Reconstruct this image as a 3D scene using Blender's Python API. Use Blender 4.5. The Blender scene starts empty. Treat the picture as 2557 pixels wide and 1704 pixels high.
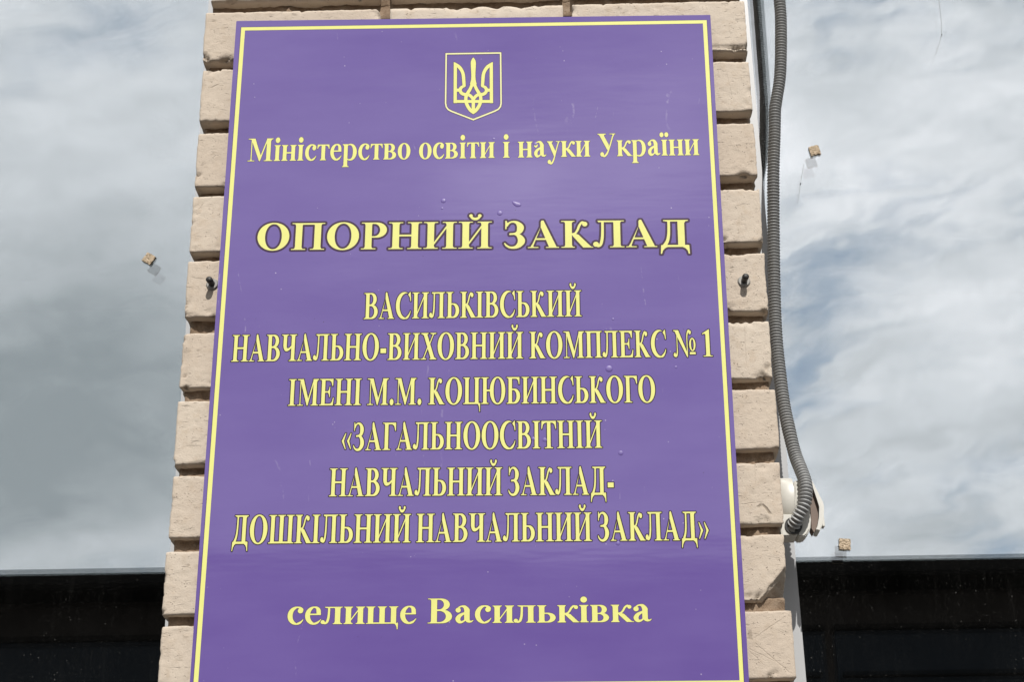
import bpy, bmesh, math, random
import numpy as np
from mathutils import Vector, Matrix, noise
random.seed(7)
C = bpy.context.scene.collection
SC = bpy.context.scene
R = math.radians
# ---------------------------------------------------------------- camera
cam = bpy.data.objects.new('camera', bpy.data.cameras.new('camera')); C.objects.link(cam)
cam.data.lens = 60; cam.data.sensor_width = 36; cam.data.clip_end = 500; cam.data.clip_start = .05
cam.matrix_world = Matrix.Translation((.08786, -2.04996, 1.6)) @ Matrix.Rotation(R(1.10623), 4, 'Z') @ Matrix.Rotation(R(90+23.17146), 4, 'X') @ Matrix.Rotation(R(-.61391), 4, 'Z')
SC.camera = cam
SC.view_settings.view_transform = 'Standard'; SC.view_settings.look = 'None'
SC.view_settings.exposure = 0; SC.view_settings.gamma = 1; SC.view_settings.use_curve_mapping = False
SC.render.engine = 'CYCLES'
SC.cycles.transparent_max_bounces = 32; SC.cycles.max_bounces = 10; SC.cycles.caustics_reflective = False; SC.cycles.glossy_bounces = 6
# ---------------------------------------------------------------- node helpers
class NT:
    def __init__(s, tree): s.t = tree; s.n = tree.nodes; s.l = tree.links
    def add(s, kind, **kw):
        n = s.n.new(kind)
        for k, v in kw.items(): setattr(n, k, v)
        return n
    def link(s, a, b): s.l.new(a, b)
    def put(s, sock, v):
        if isinstance(v, bpy.types.NodeSocket): s.l.new(v, sock)
        else: sock.default_value = v
    def m(s, op, a, b=0., c=0., clamp=False):
        n = s.n.new('ShaderNodeMath'); n.operation = op; n.use_clamp = clamp
        for i, v in enumerate((a, b, c)): s.put(n.inputs[i], v)
        return n.outputs[0]
    def mix(s, f, a, b, blend='MIX'):
        n = s.n.new('ShaderNodeMix'); n.data_type = 'RGBA'; n.blend_type = blend
        s.put(n.inputs[0], f); s.put(n.inputs[6], a); s.put(n.inputs[7], b)
        return n.outputs[2]
    def noise(s, vec, scale, detail=4, rough=.55, dist=0.):
        n = s.n.new('ShaderNodeTexNoise'); n.inputs['Scale'].default_value = scale; n.inputs['Detail'].default_value = detail
        n.inputs['Roughness'].default_value = rough; n.inputs['Distortion'].default_value = dist
        if vec is not None: s.l.new(vec, n.inputs['Vector'])
        return n.outputs[0]
    def voro(s, vec, scale, rnd=1.):
        n = s.n.new('ShaderNodeTexVoronoi'); n.inputs['Scale'].default_value = scale; n.inputs['Randomness'].default_value = rnd
        s.l.new(vec, n.inputs['Vector']); return n
    def scale(s, vec, x, y, z):
        n = s.n.new('ShaderNodeMapping'); n.inputs['Scale'].default_value = (x, y, z); s.l.new(vec, n.inputs['Vector']); return n.outputs[0]
    def ramp(s, f, *stops):
        n = s.n.new('ShaderNodeValToRGB'); s.put(n.inputs[0], f); e = n.color_ramp.elements
        while len(e) < len(stops): e.new(.5)
        for el, (p, c) in zip(e, stops): el.position = p; el.color = c if len(c) == 4 else (*c, 1)
        return n.outputs[0]
    def rng(s, v, a, b, c=0., d=1.):
        n = s.n.new('ShaderNodeMapRange'); n.clamp = True
        s.put(n.inputs[0], v)
        for i, q in enumerate((a, b, c, d)): n.inputs[i+1].default_value = q
        return n.outputs[0]
    def bump(s, h, strength, dist, normal=None):
        n = s.n.new('ShaderNodeBump'); n.inputs['Strength'].default_value = strength; n.inputs['Distance'].default_value = dist
        s.l.new(h, n.inputs['Height'])
        if normal is not None: s.l.new(normal, n.inputs['Normal'])
        return n.outputs[0]
# ---------------------------------------------------------------- sky with broken cloud
SUN_EL, SUN_AZ = R(46), R(8)        # azimuth measured from -Y towards +X
W = bpy.data.worlds.new('World'); SC.world = W; W.use_nodes = True
wt = NT(W.node_tree); wt.n.clear()
sky = wt.add('ShaderNodeTexSky', sky_type='NISHITA'); sky.sun_disc = False
sky.sun_elevation = SUN_EL; sky.sun_rotation = R(180)-SUN_AZ; sky.air_density = 1.; sky.dust_density = .3; sky.ozone_density = 2.
tc = wt.add('ShaderNodeTexCoord'); sx = wt.add('ShaderNodeSeparateXYZ'); wt.link(tc.outputs['Generated'], sx.inputs[0])
den = wt.m('MAXIMUM', wt.m('ABSOLUTE', sx.outputs[1]), .25)
A = wt.m('DIVIDE', sx.outputs[0], den); E = wt.m('DIVIDE', sx.outputs[2], den)
cv = wt.add('ShaderNodeCombineXYZ'); wt.link(A, cv.inputs[0]); wt.link(E, cv.inputs[1])
front = wt.rng(sx.outputs[1], 0., -.2)
def gauss(a0, e0, sa, se, amp, tilt=0.):
    da = wt.m('SUBTRACT', A, a0); de = wt.m('SUBTRACT', E, e0)
    de = wt.m('MULTIPLY_ADD', da, -tilt, de)
    q = wt.m('ADD', wt.m('POWER', wt.m('ABSOLUTE', wt.m('MULTIPLY', da, 1/sa)), 2.), wt.m('POWER', wt.m('ABSOLUTE', wt.m('MULTIPLY', de, 1/se)), 2.))
    return wt.m('MULTIPLY', wt.m('EXPONENT', wt.m('MULTIPLY', q, -1.)), amp)
def rot(vec, deg):
    n = wt.add('ShaderNodeMapping'); n.inputs['Rotation'].default_value = (0, 0, R(deg)); wt.link(vec, n.inputs['Vector']); return n.outputs[0]
def total(blobs):
    acc = None
    for b in blobs:
        g_ = gauss(*b); acc = g_ if acc is None else wt.m('ADD', acc, g_)
    return wt.m('MULTIPLY', acc, front)
warp = wt.noise(wt.scale(cv.outputs[0], 9, 14, 1), 1.3, 4); warp2 = wt.noise(wt.scale(cv.outputs[0], 7, 17, 1), 2.1, 4)
wv = wt.add('ShaderNodeVectorMath', operation='ADD'); wt.link(cv.outputs[0], wv.inputs[0])
wc = wt.add('ShaderNodeCombineXYZ'); wt.link(wt.m('MULTIPLY_ADD', warp, .12, -.06), wc.inputs[0]); wt.link(wt.m('MULTIPLY_ADD', warp2, .06, -.03), wc.inputs[1]); wt.link(wc.outputs[0], wv.inputs[1])
rv = rot(wv.outputs[0], -15)
n_big = wt.noise(wt.scale(rv, 9, 21, 1), 1.0, 8, .56)
n_fine = wt.noise(wt.scale(rv, 20, 85, 1), 1.0, 9, .62)
n_shade = wt.noise(wt.scale(rot(wv.outputs[0], -8), 12, 26, 5), 1.0, 6, .55)
COVER = [(-.30,.665,.05,.03,-.22,.25),(-.27,.62,.05,.02,.08),(-.30,.42,.14,.16,.20),
  (.25,.59,.10,.045,.24,.05),(.215,.685,.06,.018,-.34),(.31,.655,.06,.02,.06),(.215,.505,.065,.022,-.18,.45),(.17,.455,.035,.03,-.18,.3),(.163,.400,.030,.030,-.32,.5),(.31,.43,.06,.05,.22),(.24,.355,.05,.02,.14),
  (.275,.289,.03,.010,-.38),(.30,.335,.05,.02,-.10)]
SHADE = [(-.32,.37,.16,.11,-.52),(-.27,.292,.10,.015,.10),(-.30,.50,.14,.1,-.12),(-.31,.56,.1,.06,.03),(.25,.56,.12,.07,.12),(.28,.44,.06,.05,.10),(.28,.35,.06,.02,-.10),(.23,.30,.06,.03,-.20),
  (.02,.545,.11,.034,1.3,.12),(.075,.60,.05,.012,.6,.1),(-.03,.665,.12,.034,-.6,.1),(-.02,.42,.16,.05,-.34),(.02,.30,.12,.02,.2),(.0,.345,.18,.05,-.05)]
calm = wt.m('MULTIPLY', wt.rng(A, -.12, -.22, 1., .62), 1.)
D = wt.m('ADD', wt.m('ADD', total(COVER), .66), wt.m('MULTIPLY', calm, wt.m('ADD', wt.m('MULTIPLY_ADD', n_big, 1.15, -.575), wt.m('MULTIPLY_ADD', n_fine, .65, -.325))))
B = wt.m('ADD', wt.m('ADD', total(SHADE), .90), wt.m('MULTIPLY', calm, wt.m('ADD', wt.m('MULTIPLY_ADD', n_shade, .75, -.375), wt.m('MULTIPLY_ADD', n_fine, .36, -.18))))
cloud = wt.ramp(wt.rng(B, .4, 1.3), (0., (.385,.43,.455)), (.55, (.845,.88,.92)), (1., (1.22,1.225,1.265)))
STR = .1
boost = wt.m('DIVIDE', wt.m('ADD', 1., wt.m('MAXIMUM', wt.m('SUBTRACT', B, 1.25), 0.)), STR)
bc = wt.add('ShaderNodeCombineXYZ'); [wt.link(boost, i_) for i_ in bc.inputs]
csc = wt.mix(1., cloud, bc.outputs[0], 'MULTIPLY')
blue = wt.mix(.72, sky.outputs[0], (.34/STR, .43/STR, .52/STR, 1))
cover = wt.add('ShaderNodeMapRange', interpolation_type='SMOOTHSTEP'); wt.link(D, cover.inputs[0]); cover.inputs[1].default_value = .14; cover.inputs[2].default_value = .72
col = wt.mix(cover.outputs[0], blue, csc)
bg = wt.add('ShaderNodeBackground'); wt.link(col, bg.inputs[0]); bg.inputs[1].default_value = STR
wo = wt.add('ShaderNodeOutputWorld'); wt.link(bg.outputs[0], wo.inputs[0])
sun = bpy.data.objects.new('sun', bpy.data.lights.new('sun', 'SUN')); C.objects.link(sun)
sun.data.energy = 5.0; sun.data.angle = R(.53); sun.data.color = (1., .962, .905)
sd = Vector((math.sin(SUN_AZ)*math.cos(SUN_EL), -math.cos(SUN_AZ)*math.cos(SUN_EL), math.sin(SUN_EL)))
sun.rotation_euler = sd.to_track_quat('Z', 'Y').to_euler(); sun.location = sd*20
# ---- serif lettering: every glyph is a union of outline pieces, contoured on a distance field
def ell(cx, cy, rx, ry, n=40, p=2.0):
    a = np.linspace(0, 2*math.pi, n, endpoint=False)
    c, s = np.cos(a), np.sin(a)
    return np.stack([cx+rx*np.sign(c)*np.abs(c)**(2/p), cy+ry*np.sign(s)*np.abs(s)**(2/p)], 1)
def P(*pts): return [np.array(pts, float)]
def box(x0, y0, x1, y1): return P((x0,y0),(x1,y0),(x1,y1),(x0,y1))
def ring(o, i): return [ell(*o), ell(*i)]
def disc(cx, cy, r, ry=None): return [ell(cx, cy, r, ry or r, 24)]
def smooth(pts, m=8):
    p = np.array(pts, float); out = []
    q = np.vstack([2*p[0]-p[1], p, 2*p[-1]-p[-2]])
    for i in range(1, len(q)-2):
        a, b, c, d = q[i-1:i+3]
        for t in np.linspace(0, 1, m, endpoint=False):
            out.append(.5*((2*b)+(c-a)*t+(2*a-5*b+4*c-d)*t*t+(3*b-a-3*c+d)*t**3))
    out.append(q[-2]); return np.array(out)
def stroke(*xyw):                       # (x, y, width) along a smooth centre line
    s = smooth(xyw); c, w = s[:, :2], s[:, 2:]/2
    t = np.gradient(c, axis=0); t /= np.linalg.norm(t, axis=1)[:, None]+1e-9
    n = np.stack([-t[:,1], t[:,0]], 1)
    return [np.vstack([c+n*w, (c-n*w)[::-1]])]
def serif(x0, x1, y, up, l=84, r=84, t=19, h=58):   # bracketed foot under (up=1) or over (up=-1) a stem
    pts = [(x0-l, y), (x1+r, y), (x1+r, y+up*t)]
    for k in range(1, 7):
        a = k/6*math.pi/2
        pts.append((x1+38*(1-math.sin(a))*min(1, r/40), y+up*(t+h*(1-math.cos(a)))))
    for k in range(6, 0, -1):
        a = k/6*math.pi/2
        pts.append((x0-38*(1-math.sin(a))*min(1, l/40), y+up*(t+h*(1-math.cos(a)))))
    pts.append((x0-l, y+up*t))
    return P(*pts)
CH, XH = 662, 461
def stem(x0, x1, h=CH, l=84, r=84, bot=True, top=True, y0=0):
    o = [box(x0, y0, x1, h)]
    if bot: o.append(serif(x0, x1, y0, 1, l, r))
    if top: o.append(serif(x0, x1, h, -1, l, r))
    return o
def breve(cx, y):
    return [stroke((cx-108,y+112,30),(cx-92,y+66,48),(cx-46,y+28,62),(cx,y+18,64),(cx+46,y+28,62),(cx+92,y+66,48),(cx+108,y+112,30)),
            disc(cx-98,y+98,40), disc(cx+98,y+98,40)]
def hook_l(xr, h, w):                   # the curled left leg of el, topped by a thin upright
    f = h/CH
    return [stroke((xr,h-8,54),(xr-2,h*.62,56),(xr-14,h*.32,62),(xr-48,h*.11,62),(xr-104,28*f,46),(xr-150,56*f,30)), disc(xr-150,74*f+4,62*w)]
def bowl(xs, y0, y1, xr, w, t=32):      # half bowl from a stem at xs
    c, r = (y0+y1)/2, (y1-y0)/2
    a = np.linspace(-math.pi/2, math.pi/2, 22)
    m = xs+(xr-xs)*.34
    o = [(xs, y0)]+[(m+(xr-m)*math.cos(k), c+r*math.sin(k)) for k in a]+[(xs, y1)]
    mi = xs+(xr-w-xs)*.30
    i = [(xs-30, y0+t)]+[(mi+(xr-w-mi)*math.cos(k), c+(r-t)*math.sin(k)) for k in a]+[(xs-30, y1-t)]
    return [np.array(o), np.array(i)]
def k_arms(x, h, w):
    f = h/CH
    return [stroke((x-20,h*.50,40),(x+70,h*.53,44),(x+128,h*.66,50),(x+170,h*.83,52),(x+232,h*.945,48),(x+288,h*.90,40)), disc(x+287,h*.875,57*w),
            P((x-10,h*.53),(x+80,h*.52),(x+150,h*.475),(x+330+66*(f==1),46*f),(x+350+82*(f==1),18),(x+395+72*(f==1),15),(x+395+72*(f==1),0),(x+215+34*(f==1),0),(x+20,h*.43))]
G = {}
def g(ch, adv, *parts, cut=()):
    flat = []
    for p in parts:
        if isinstance(p, list) and p and isinstance(p[0], list): flat += p
        else: flat.append(p)
    G[ch] = (adv, flat, list(cut))
S = 147
g('І', 389, stem(121,268))
H2 = [stem(105,252), stem(526,673)]
g('Н', 778, *H2, box(240,312,540,354))
g('П', 778, *H2, box(120,CH-40,660,CH))
DIAG = P((245,86),(245,150),(533,576),(533,512))
g('И', 778, *H2, DIAG)
g('Й', 778, *H2, DIAG, breve(389,712))
g('Ш', 1066, [box(105,0,252,CH),box(460,0,607,CH),box(815,0,962,CH)], box(120,0,950,42), serif(105,252,CH,-1), serif(460,607,CH,-1), serif(815,962,CH,-1),
  P((21,0),(1046,0),(1046,19),(21,19)), serif(105,252,0,1,84,30), serif(815,962,0,1,30,84))
g('Ц', 770, stem(105,252,r=40), stem(526,673,l=40), box(120,0,660,42), P((620,0),(735,0),(745,42),(745,-40),(738,-190),(716,-190),(712,-120),(690,-50),(660,-10)))
g('О', 778, ring((389,330,355,346,56,2.05),(389,330,187,312,56,2.1)))
g('Ю', 1090, stem(105,252), box(240,312,420,354), ring((722,330,330,346,56,2.05),(722,330,172,312,56,2.1)))
g('Р', 611, stem(105,252,r=92), bowl(245,286,CH,585,150,34))
g('В', 667, stem(105,252,r=0), bowl(245,336,CH,566,146,34), bowl(245,0,362,624,152,34))
g('Ь', 622, stem(105,252,r=84,bot=True), box(200,0,300,34), bowl(245,0,372,596,152,34))
g('Б', 640, stem(105,252,r=0), box(240,CH-40,500,CH), P((570,CH),(250,CH),(250,CH-40),(440,CH-42),(510,CH-80),(545,CH-185),(570,CH-185)), bowl(245,0,372,596,152,34))
g('Г', 593, stem(105,252,r=96,top=False), serif(105,252,CH,-1,84,40), P((575,CH),(240,CH),(240,CH-40),(420,CH-42),(500,CH-84),(548,CH-200),(575,CH-200)))
g('Е', 660, stem(105,252,r=0), P((590,CH),(240,CH),(240,CH-38),(430,CH-40),(510,CH-76),(555,CH-180),(582,CH-180)),
  P((628,190),(600,190),(560,90),(500,46),(440,38),(240,38),(240,0),(600,0)), box(240,318,360,352), P((462,470),(440,470),(418,390),(372,352),(350,335),(372,318),(418,278),(440,205),(462,205)))
g('Т', 667, stem(260,407,top=False,l=100,r=100), P((30,CH),(637,CH),(648,CH-195),(622,CH-195),(580,CH-90),(510,CH-48),(400,CH-38),(260,CH-38),(157,CH-48),(87,CH-90),(45,CH-195),(19,CH-195)))
AL = [P((310,676),(352,676),(636,20),(470,20),(292,510),(292,640)), P((300,540),(330,620),(120,30),(78,30)), serif(500,604,0,1,96,84,19,60), serif(84,118,0,1,75,120,19,50), box(170,196,500,236)]
g('А', 722, *AL)
g('Л', 712, hook_l(212,CH,1.0), stem(452,599), box(120,CH-38,470,CH), P((104,CH),(240,CH),(240,CH-70),(190,CH-40),(104,CH-19)))
g('Д', 700, stroke((232,CH-8,56),(230,470,58),(222,300,62),(192,150,70),(128,30,84)), box(424,20,571,CH), P((112,CH),(655,CH),(655,CH-19),(600,CH-30),(571,CH-75),(424,CH-75),(424,CH-36),(262,CH-36),(262,CH-70),(206,CH-40),(112,CH-19)),
  P((80,46),(640,46),(664,40),(672,-170),(646,-170),(628,-92),(580,-36),(520,-4),(190,-4),(130,-36),(86,-92),(64,-170),(38,-170),(50,40)))
g('З', 540, stroke((80,545,44),(140,626,40),(228,652,44),(318,618,84),(382,520,150),(362,418,128),(300,366,66),(214,346,40),(140,342,36)), stroke((150,348,36),(246,350,40),(340,308,92),(406,186,158),(358,76,118),(260,16,64),(150,18,48),(74,66,42),(34,124,22)),
  P((52,676),(78,676),(90,640),(120,610),(84,560),(76,470),(50,470)))
g('С', 722, [ell(392,330,360,347,60,2.03)], stroke((600,640,20),(640,600,40),(668,530,34),(676,440,24)), stroke((470,2,40),(560,42,66),(632,110,42),(676,196,18)), P((642,676),(666,676),(688,440),(662,440),(634,540),(560,610),(610,652)),
  cut=[[ell(492,332,298,314,60,2.03)], P((690,720),(900,720),(900,-40),(690,-40))])
g('К', 716, stem(105,252,r=60), k_arms(250,CH,1.0))
g('М', 944, P((206,CH),(260,CH),(500,150),(470,0),(440,0),(130,640)), P((20,CH),(268,CH),(478,172),(456,0),(440,0),(152,590),(120,CH-28),(20,CH-19)), P((452,0),(474,130),(700,CH),(736,CH),(700,560),(474,0)),
  box(135,19,166,600), serif(135,166,0,1,110,110,19,50), stem(690,837,top=False), P((680,CH),(922,CH),(922,CH-19),(868,CH-30),(837,CH-80),(700,CH-80)))
g('Ч', 700, stem(450,597), [box(100,400,247,CH)], serif(100,247,CH,-1), stroke((173,430,147),(176,372,146),(206,308,120),(270,282,80),(350,296,60),(410,328,52),(470,372,44)))
g('У', 690, P((20,CH),(320,CH),(320,CH-19),(262,CH-40),(256,CH-70),(425,330),(395,170),(350,196),(96,CH-58),(60,CH-28),(20,CH-19)), stroke((610,640,40),(560,560,44),(470,330,46),(390,150,50),(330,58,60),(260,6,56),(200,6,40)), serif(570,610,CH,-1,116,60,19,40), disc(172,58,66))
g('Х', 722, P((130,CH-30),(290,CH-30),(620,30),(455,30)), P((120,20),(160,20),(360,320),(330,350)), P((360,350),(390,330),(590,CH-20),(548,CH-20)),
  P((30,CH),(346,CH),(346,CH-19),(280,CH-40),(150,CH-60),(100,CH-40),(30,CH-19)), P((18,0),(262,0),(262,19),(186,36),(150,40),(110,34),(70,19),(18,19)), P((412,0),(706,0),(706,19),(650,34),(600,60),(480,60),(470,34),(412,19)), P((430,CH),(690,CH),(690,CH-19),(610,CH-30),(570,CH-46),(520,CH-30),(430,CH-19)))
g('№', 960, P((24,CH),(230,CH),(590,60),(590,-10),(560,-10),(130,560),(90,CH-30),(24,CH-19)), box(150,120,180,600), stroke((166,200,34),(160,100,46),(128,30,56),(70,10,46)), disc(58,48,50),
  stroke((575,0,32),(575,420,34),(590,560,44),(640,640,56),(690,640,46)), disc(702,606,50), ring((790,300,128,166,36),(790,300,56,138,30)), box(672,56,910,112))
g('1', 500, box(190,10,330,600), P((330,676),(312,676),(68,572),(78,548),(150,574),(190,540),(190,500),(330,500)), serif(190,330,0,1,104,96,19,40))
g('-', 333, box(44,170,288,286))
g('.', 250, disc(125,66,80))
def chev(x): return P((x+200,418),(x+172,418),(x+20,226),(x+172,30),(x+200,30),(x+112,226))
g('«', 500, chev(16), chev(240))
def chevr(x): return P((x,418),(x+28,418),(x+180,226),(x+28,30),(x,30),(x+88,226))
g('»', 500, chevr(44), chevr(268))
# ---- lower case
s = 134
lst = lambda x0, **k: stem(x0, x0+s, XH, k.pop('l',48), k.pop('r',48), **k)
g('і', 278, lst(72), disc(139,606,82))
g('ї', 278, lst(72), disc(52,606,72), disc(226,606,72))
g('н', 560, lst(62), lst(364), box(180,214,380,252))
LD = P((190,78),(190,128),(370,388),(370,338))
g('и', 560, lst(62), lst(364), LD)
g('щ', 850, [box(62,0,196,XH),box(350,0,484,XH),box(638,0,772,XH)], box(70,0,760,36), serif(62,196,XH,-1,48,48), serif(350,484,XH,-1,48,48), serif(638,772,XH,-1,48,48), P((14,0),(800,0),(800,19),(14,19)),
  P((740,0),(800,19),(822,36),(822,-40),(814,-152),(794,-152),(788,-90),(760,-30),(730,0)))
g('о', 500, ring((250,230,226,244,44,2.05),(250,230,88,212,40,2.2)))
g('с', 444, [ell(246,230,222,244,44,2.03)], disc(344,360,68), stroke((280,12,56),(345,42,54),(396,92,30),(424,136,14)), stroke((262,458,34),(330,440,54),(380,400,66),(392,366,50)), cut=[[ell(318,232,168,216,44,2.03)], P((424,500),(600,500),(600,-40),(424,-40))])
g('е', 444, [ell(242,230,220,244,44,2.03)], box(150,244,418,282), stroke((270,12,56),(340,42,54),(394,92,30),(424,136,14)), stroke((232,458,32),(306,440,62),(352,378,104),(364,262,108)), cut=[[ell(318,240,172,220,44,2.03)], P((426,500),(600,500),(600,-40),(426,-40))])
g('т', 462, lst(164,top=False), P((22,XH),(440,XH),(450,XH-130),(428,XH-130),(400,XH-66),(350,XH-36),(298,XH-32),(164,XH-32),(112,XH-36),(62,XH-66),(34,XH-130),(12,XH-130)))
g('р', 560, [box(66,-200,200,XH)], serif(66,200,-205,1,48,60), P((14,XH),(200,XH),(200,XH-80),(66,XH-80),(54,XH-34),(14,XH-19)), ring((300,226,228,246,44,2.05),(262,228,128,206,40,2.3)), cut=[P((-100,474),(120,474),(120,-60),(-100,-60))])
RP = [[box(66,-200,200,XH)][0], serif(66,200,-205,1,48,60), P((14,XH),(200,XH),(200,XH-80),(66,XH-80),(54,XH-34),(14,XH-19))]
G['р'] = (560, G['р'][1], G['р'][2], RP)
g('в', 510, lst(62,r=0), bowl(190,216,XH,428,124,30), bowl(190,0,246,478,136,30))
g('ь', 500, lst(62), box(150,0,240,30), bowl(190,0,262,472,136,30))
g('л', 540, hook_l(178,XH,.85), lst(330,r=56), box(110,XH-32,350,XH), P((70,XH),(200,XH),(200,XH-60),(150,XH-36),(70,XH-19)))
g('к', 530, lst(62,r=30), k_arms(188,XH,.9))
g('у', 500, P((8,XH),(226,XH),(226,XH-19),(188,XH-36),(184,XH-56),(318,170),(296,-10),(262,20),(66,XH-60),(44,XH-30),(8,XH-19)), stroke((440,440,36),(400,360,38),(320,130,40),(262,-40,44),(212,-140,54),(156,-186,56),(110,-180,44)), serif(412,446,XH,-1,80,44,19,30), disc(88,-138,60))
g('а', 500, [box(258,70,392,330)], stroke((104,368,36),(130,420,40),(196,450,42),(270,430,88),(322,350,134),(325,300,134)), disc(108,348,66), stroke((325,300,134),(326,140,134),(352,70,104),(400,40,60),(444,48,34),(482,78,18)),
  stroke((330,292,34),(240,256,60),(150,200,92),(104,128,120),(112,74,112),(150,34,84),(204,32,56),(262,66,40),(300,110,36)))
def sdf_contours(ch, sx, sy, step, grow=()):
    """outline(s) of glyph ch scaled by sx, sy (metres per unit): list of contour sets for level 0 and each grow."""
    e = G[ch]; add = e[1]; cut = e[2]; extra = e[3] if len(e) > 3 else []
    sc = np.array([sx, sy])
    allp = np.vstack([c for p in add+extra for c in p])*sc
    m = max(grow+(0,))+3*step
    x0, y0 = allp.min(0)-m; x1, y1 = allp.max(0)+m
    nx, ny = int((x1-x0)/step)+2, int((y1-y0)/step)+2
    X, Y = np.meshgrid(x0+np.arange(nx)*step, y0+np.arange(ny)*step)
    def sd(piece):
        d2 = np.full(X.shape, 1e9); ins = np.zeros(X.shape, bool)
        for c in piece:
            a = c*sc; b = np.roll(a, -1, 0)
            for (ax, ay), (bx, by) in zip(a, b):
                ex, ey = bx-ax, by-ay; L = ex*ex+ey*ey
                if L < 1e-16: continue
                t = np.clip(((X-ax)*ex+(Y-ay)*ey)/L, 0, 1)
                d2 = np.minimum(d2, (X-ax-t*ex)**2+(Y-ay-t*ey)**2)
                if ay != by:
                    k = (ay > Y) != (by > Y)
                    ins ^= k & (X < ex*(Y-ay)/(by-ay)+ax)
        d = np.sqrt(d2); return np.where(ins, -d, d)
    D = None; late = []
    n_base = len(add)
    base = add[:1] if cut else add
    rest = add[1:] if cut else []
    for p in base:
        q = sd(p); D = q if D is None else np.minimum(D, q)
    for c in cut: D = np.maximum(D, -sd(c))
    for p in rest+extra: D = np.minimum(D, sd(p))
    return [march(D-gr, x0, y0, step) for gr in (0,)+tuple(grow)]
def march(D, x0, y0, step):
    D = np.where(np.abs(D) < 1e-9, 1e-9, D); I = D < 0; ny, nx = D.shape
    code = I[:-1,:-1]*1+I[:-1,1:]*2+I[1:,1:]*4+I[1:,:-1]*8
    T = {1:((3,0),),2:((0,1),),3:((3,1),),4:((1,2),),6:((0,2),),7:((3,2),),8:((2,3),),9:((2,0),),11:((2,1),),12:((1,3),),13:((1,0),),14:((0,3),),5:((3,0),(1,2)),10:((0,1),(2,3))}
    nxt = {}
    def key(i, j, e): return (i, j, 0) if e == 0 else (i, j+1, 1) if e == 1 else (i+1, j, 0) if e == 2 else (i, j, 1)
    for i, j in zip(*np.nonzero((code > 0) & (code < 15))):
        for a, b in T[int(code[i, j])]: nxt[key(i, j, a)] = key(i, j, b)
    def pos(k):
        i, j, o = k; i2, j2 = (i, j+1) if o == 0 else (i+1, j)
        a, b = D[i, j], D[i2, j2]; t = a/(a-b)
        return (x0+(j+t*(j2-j))*step, y0+(i+t*(i2-i))*step)
    out = []
    while nxt:
        k0, k = nxt.popitem(); c = [pos(k0)]
        while k != k0 and k in nxt:
            c.append(pos(k)); k = nxt.pop(k)
        if len(c) > 7: out.append(simplify(np.array(c), step*.12))
    return out
def simplify(c, tol):
    n = len(c); i0 = 0; i1 = int(np.argmax(((c-c[0])**2).sum(1))); keep = {0, i1}
    st = [(0, i1), (i1, n)]
    while st:
        a, b = st.pop()
        if b-a < 2: continue
        p = c[a]; q = c[b % n]; d = q-p; L = np.hypot(*d)+1e-12
        s_ = c[a+1:b]-p
        dist = np.abs(s_[:,0]*d[1]-s_[:,1]*d[0])/L
        k = int(np.argmax(dist))
        if dist[k] > tol: keep.add(a+1+k); st += [(a, a+1+k), (a+1+k, b)]
    return c[sorted(keep)]
KERN = {'КІ': -40}
# ---------------------------------------------------------------- materials
def mat(name, build):
    m_ = bpy.data.materials.new(name); m_.use_nodes = True; t = NT(m_.node_tree); t.n.clear()
    o = t.add('ShaderNodeOutputMaterial'); sh = build(t); t.link(sh, o.inputs['Surface']); return m_
def pr(t, base, rough=.6, normal=None, spec=.5, **kw):
    p = t.add('ShaderNodeBsdfPrincipled'); t.put(p.inputs['Base Color'], base if isinstance(base, bpy.types.NodeSocket) or len(base) == 4 else (*base, 1))
    t.put(p.inputs['Roughness'], rough); t.put(p.inputs['Specular IOR Level'], spec)
    if normal is not None: t.link(normal, p.inputs['Normal'])
    for k, v in kw.items(): t.put(p.inputs[k], v)
    return p.outputs[0]
def oc(t): return t.add('ShaderNodeTexCoord').outputs['Object']
def wpos(t): return t.add('ShaderNodeNewGeometry').outputs['Position']
SCRATCHES = [(.3780,2.1060,.3362,2.0783,.0007,.55),(.3378,2.0745,.3785,2.0366,.0008,.6),(.3299,2.0671,.3673,2.0479,.0007,.5),(.3298,2.0653,.3496,2.0445,.0006,.4),(.3311,2.2495,.3599,2.2516,.0006,.6),
  (.3527,2.2447,.3588,2.2496,.0016,.9),(.3588,2.2496,.3693,2.2354,.0020,.9),(-.3693,2.6903,-.3753,2.6795,.0009,.9),(.3523,2.4940,.3511,2.4377,.0008,.5),(.3522,2.8805,.3581,2.8382,.0006,.45),(-.3708,2.8732,-.3582,2.8791,.0012,.5),
  (.3533,2.3033,.3522,2.2749,.0006,.45),(.3330,2.0890,.3335,2.0760,.0028,.6),(.3560,2.5400,.3640,2.5470,.0022,.3)]
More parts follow.
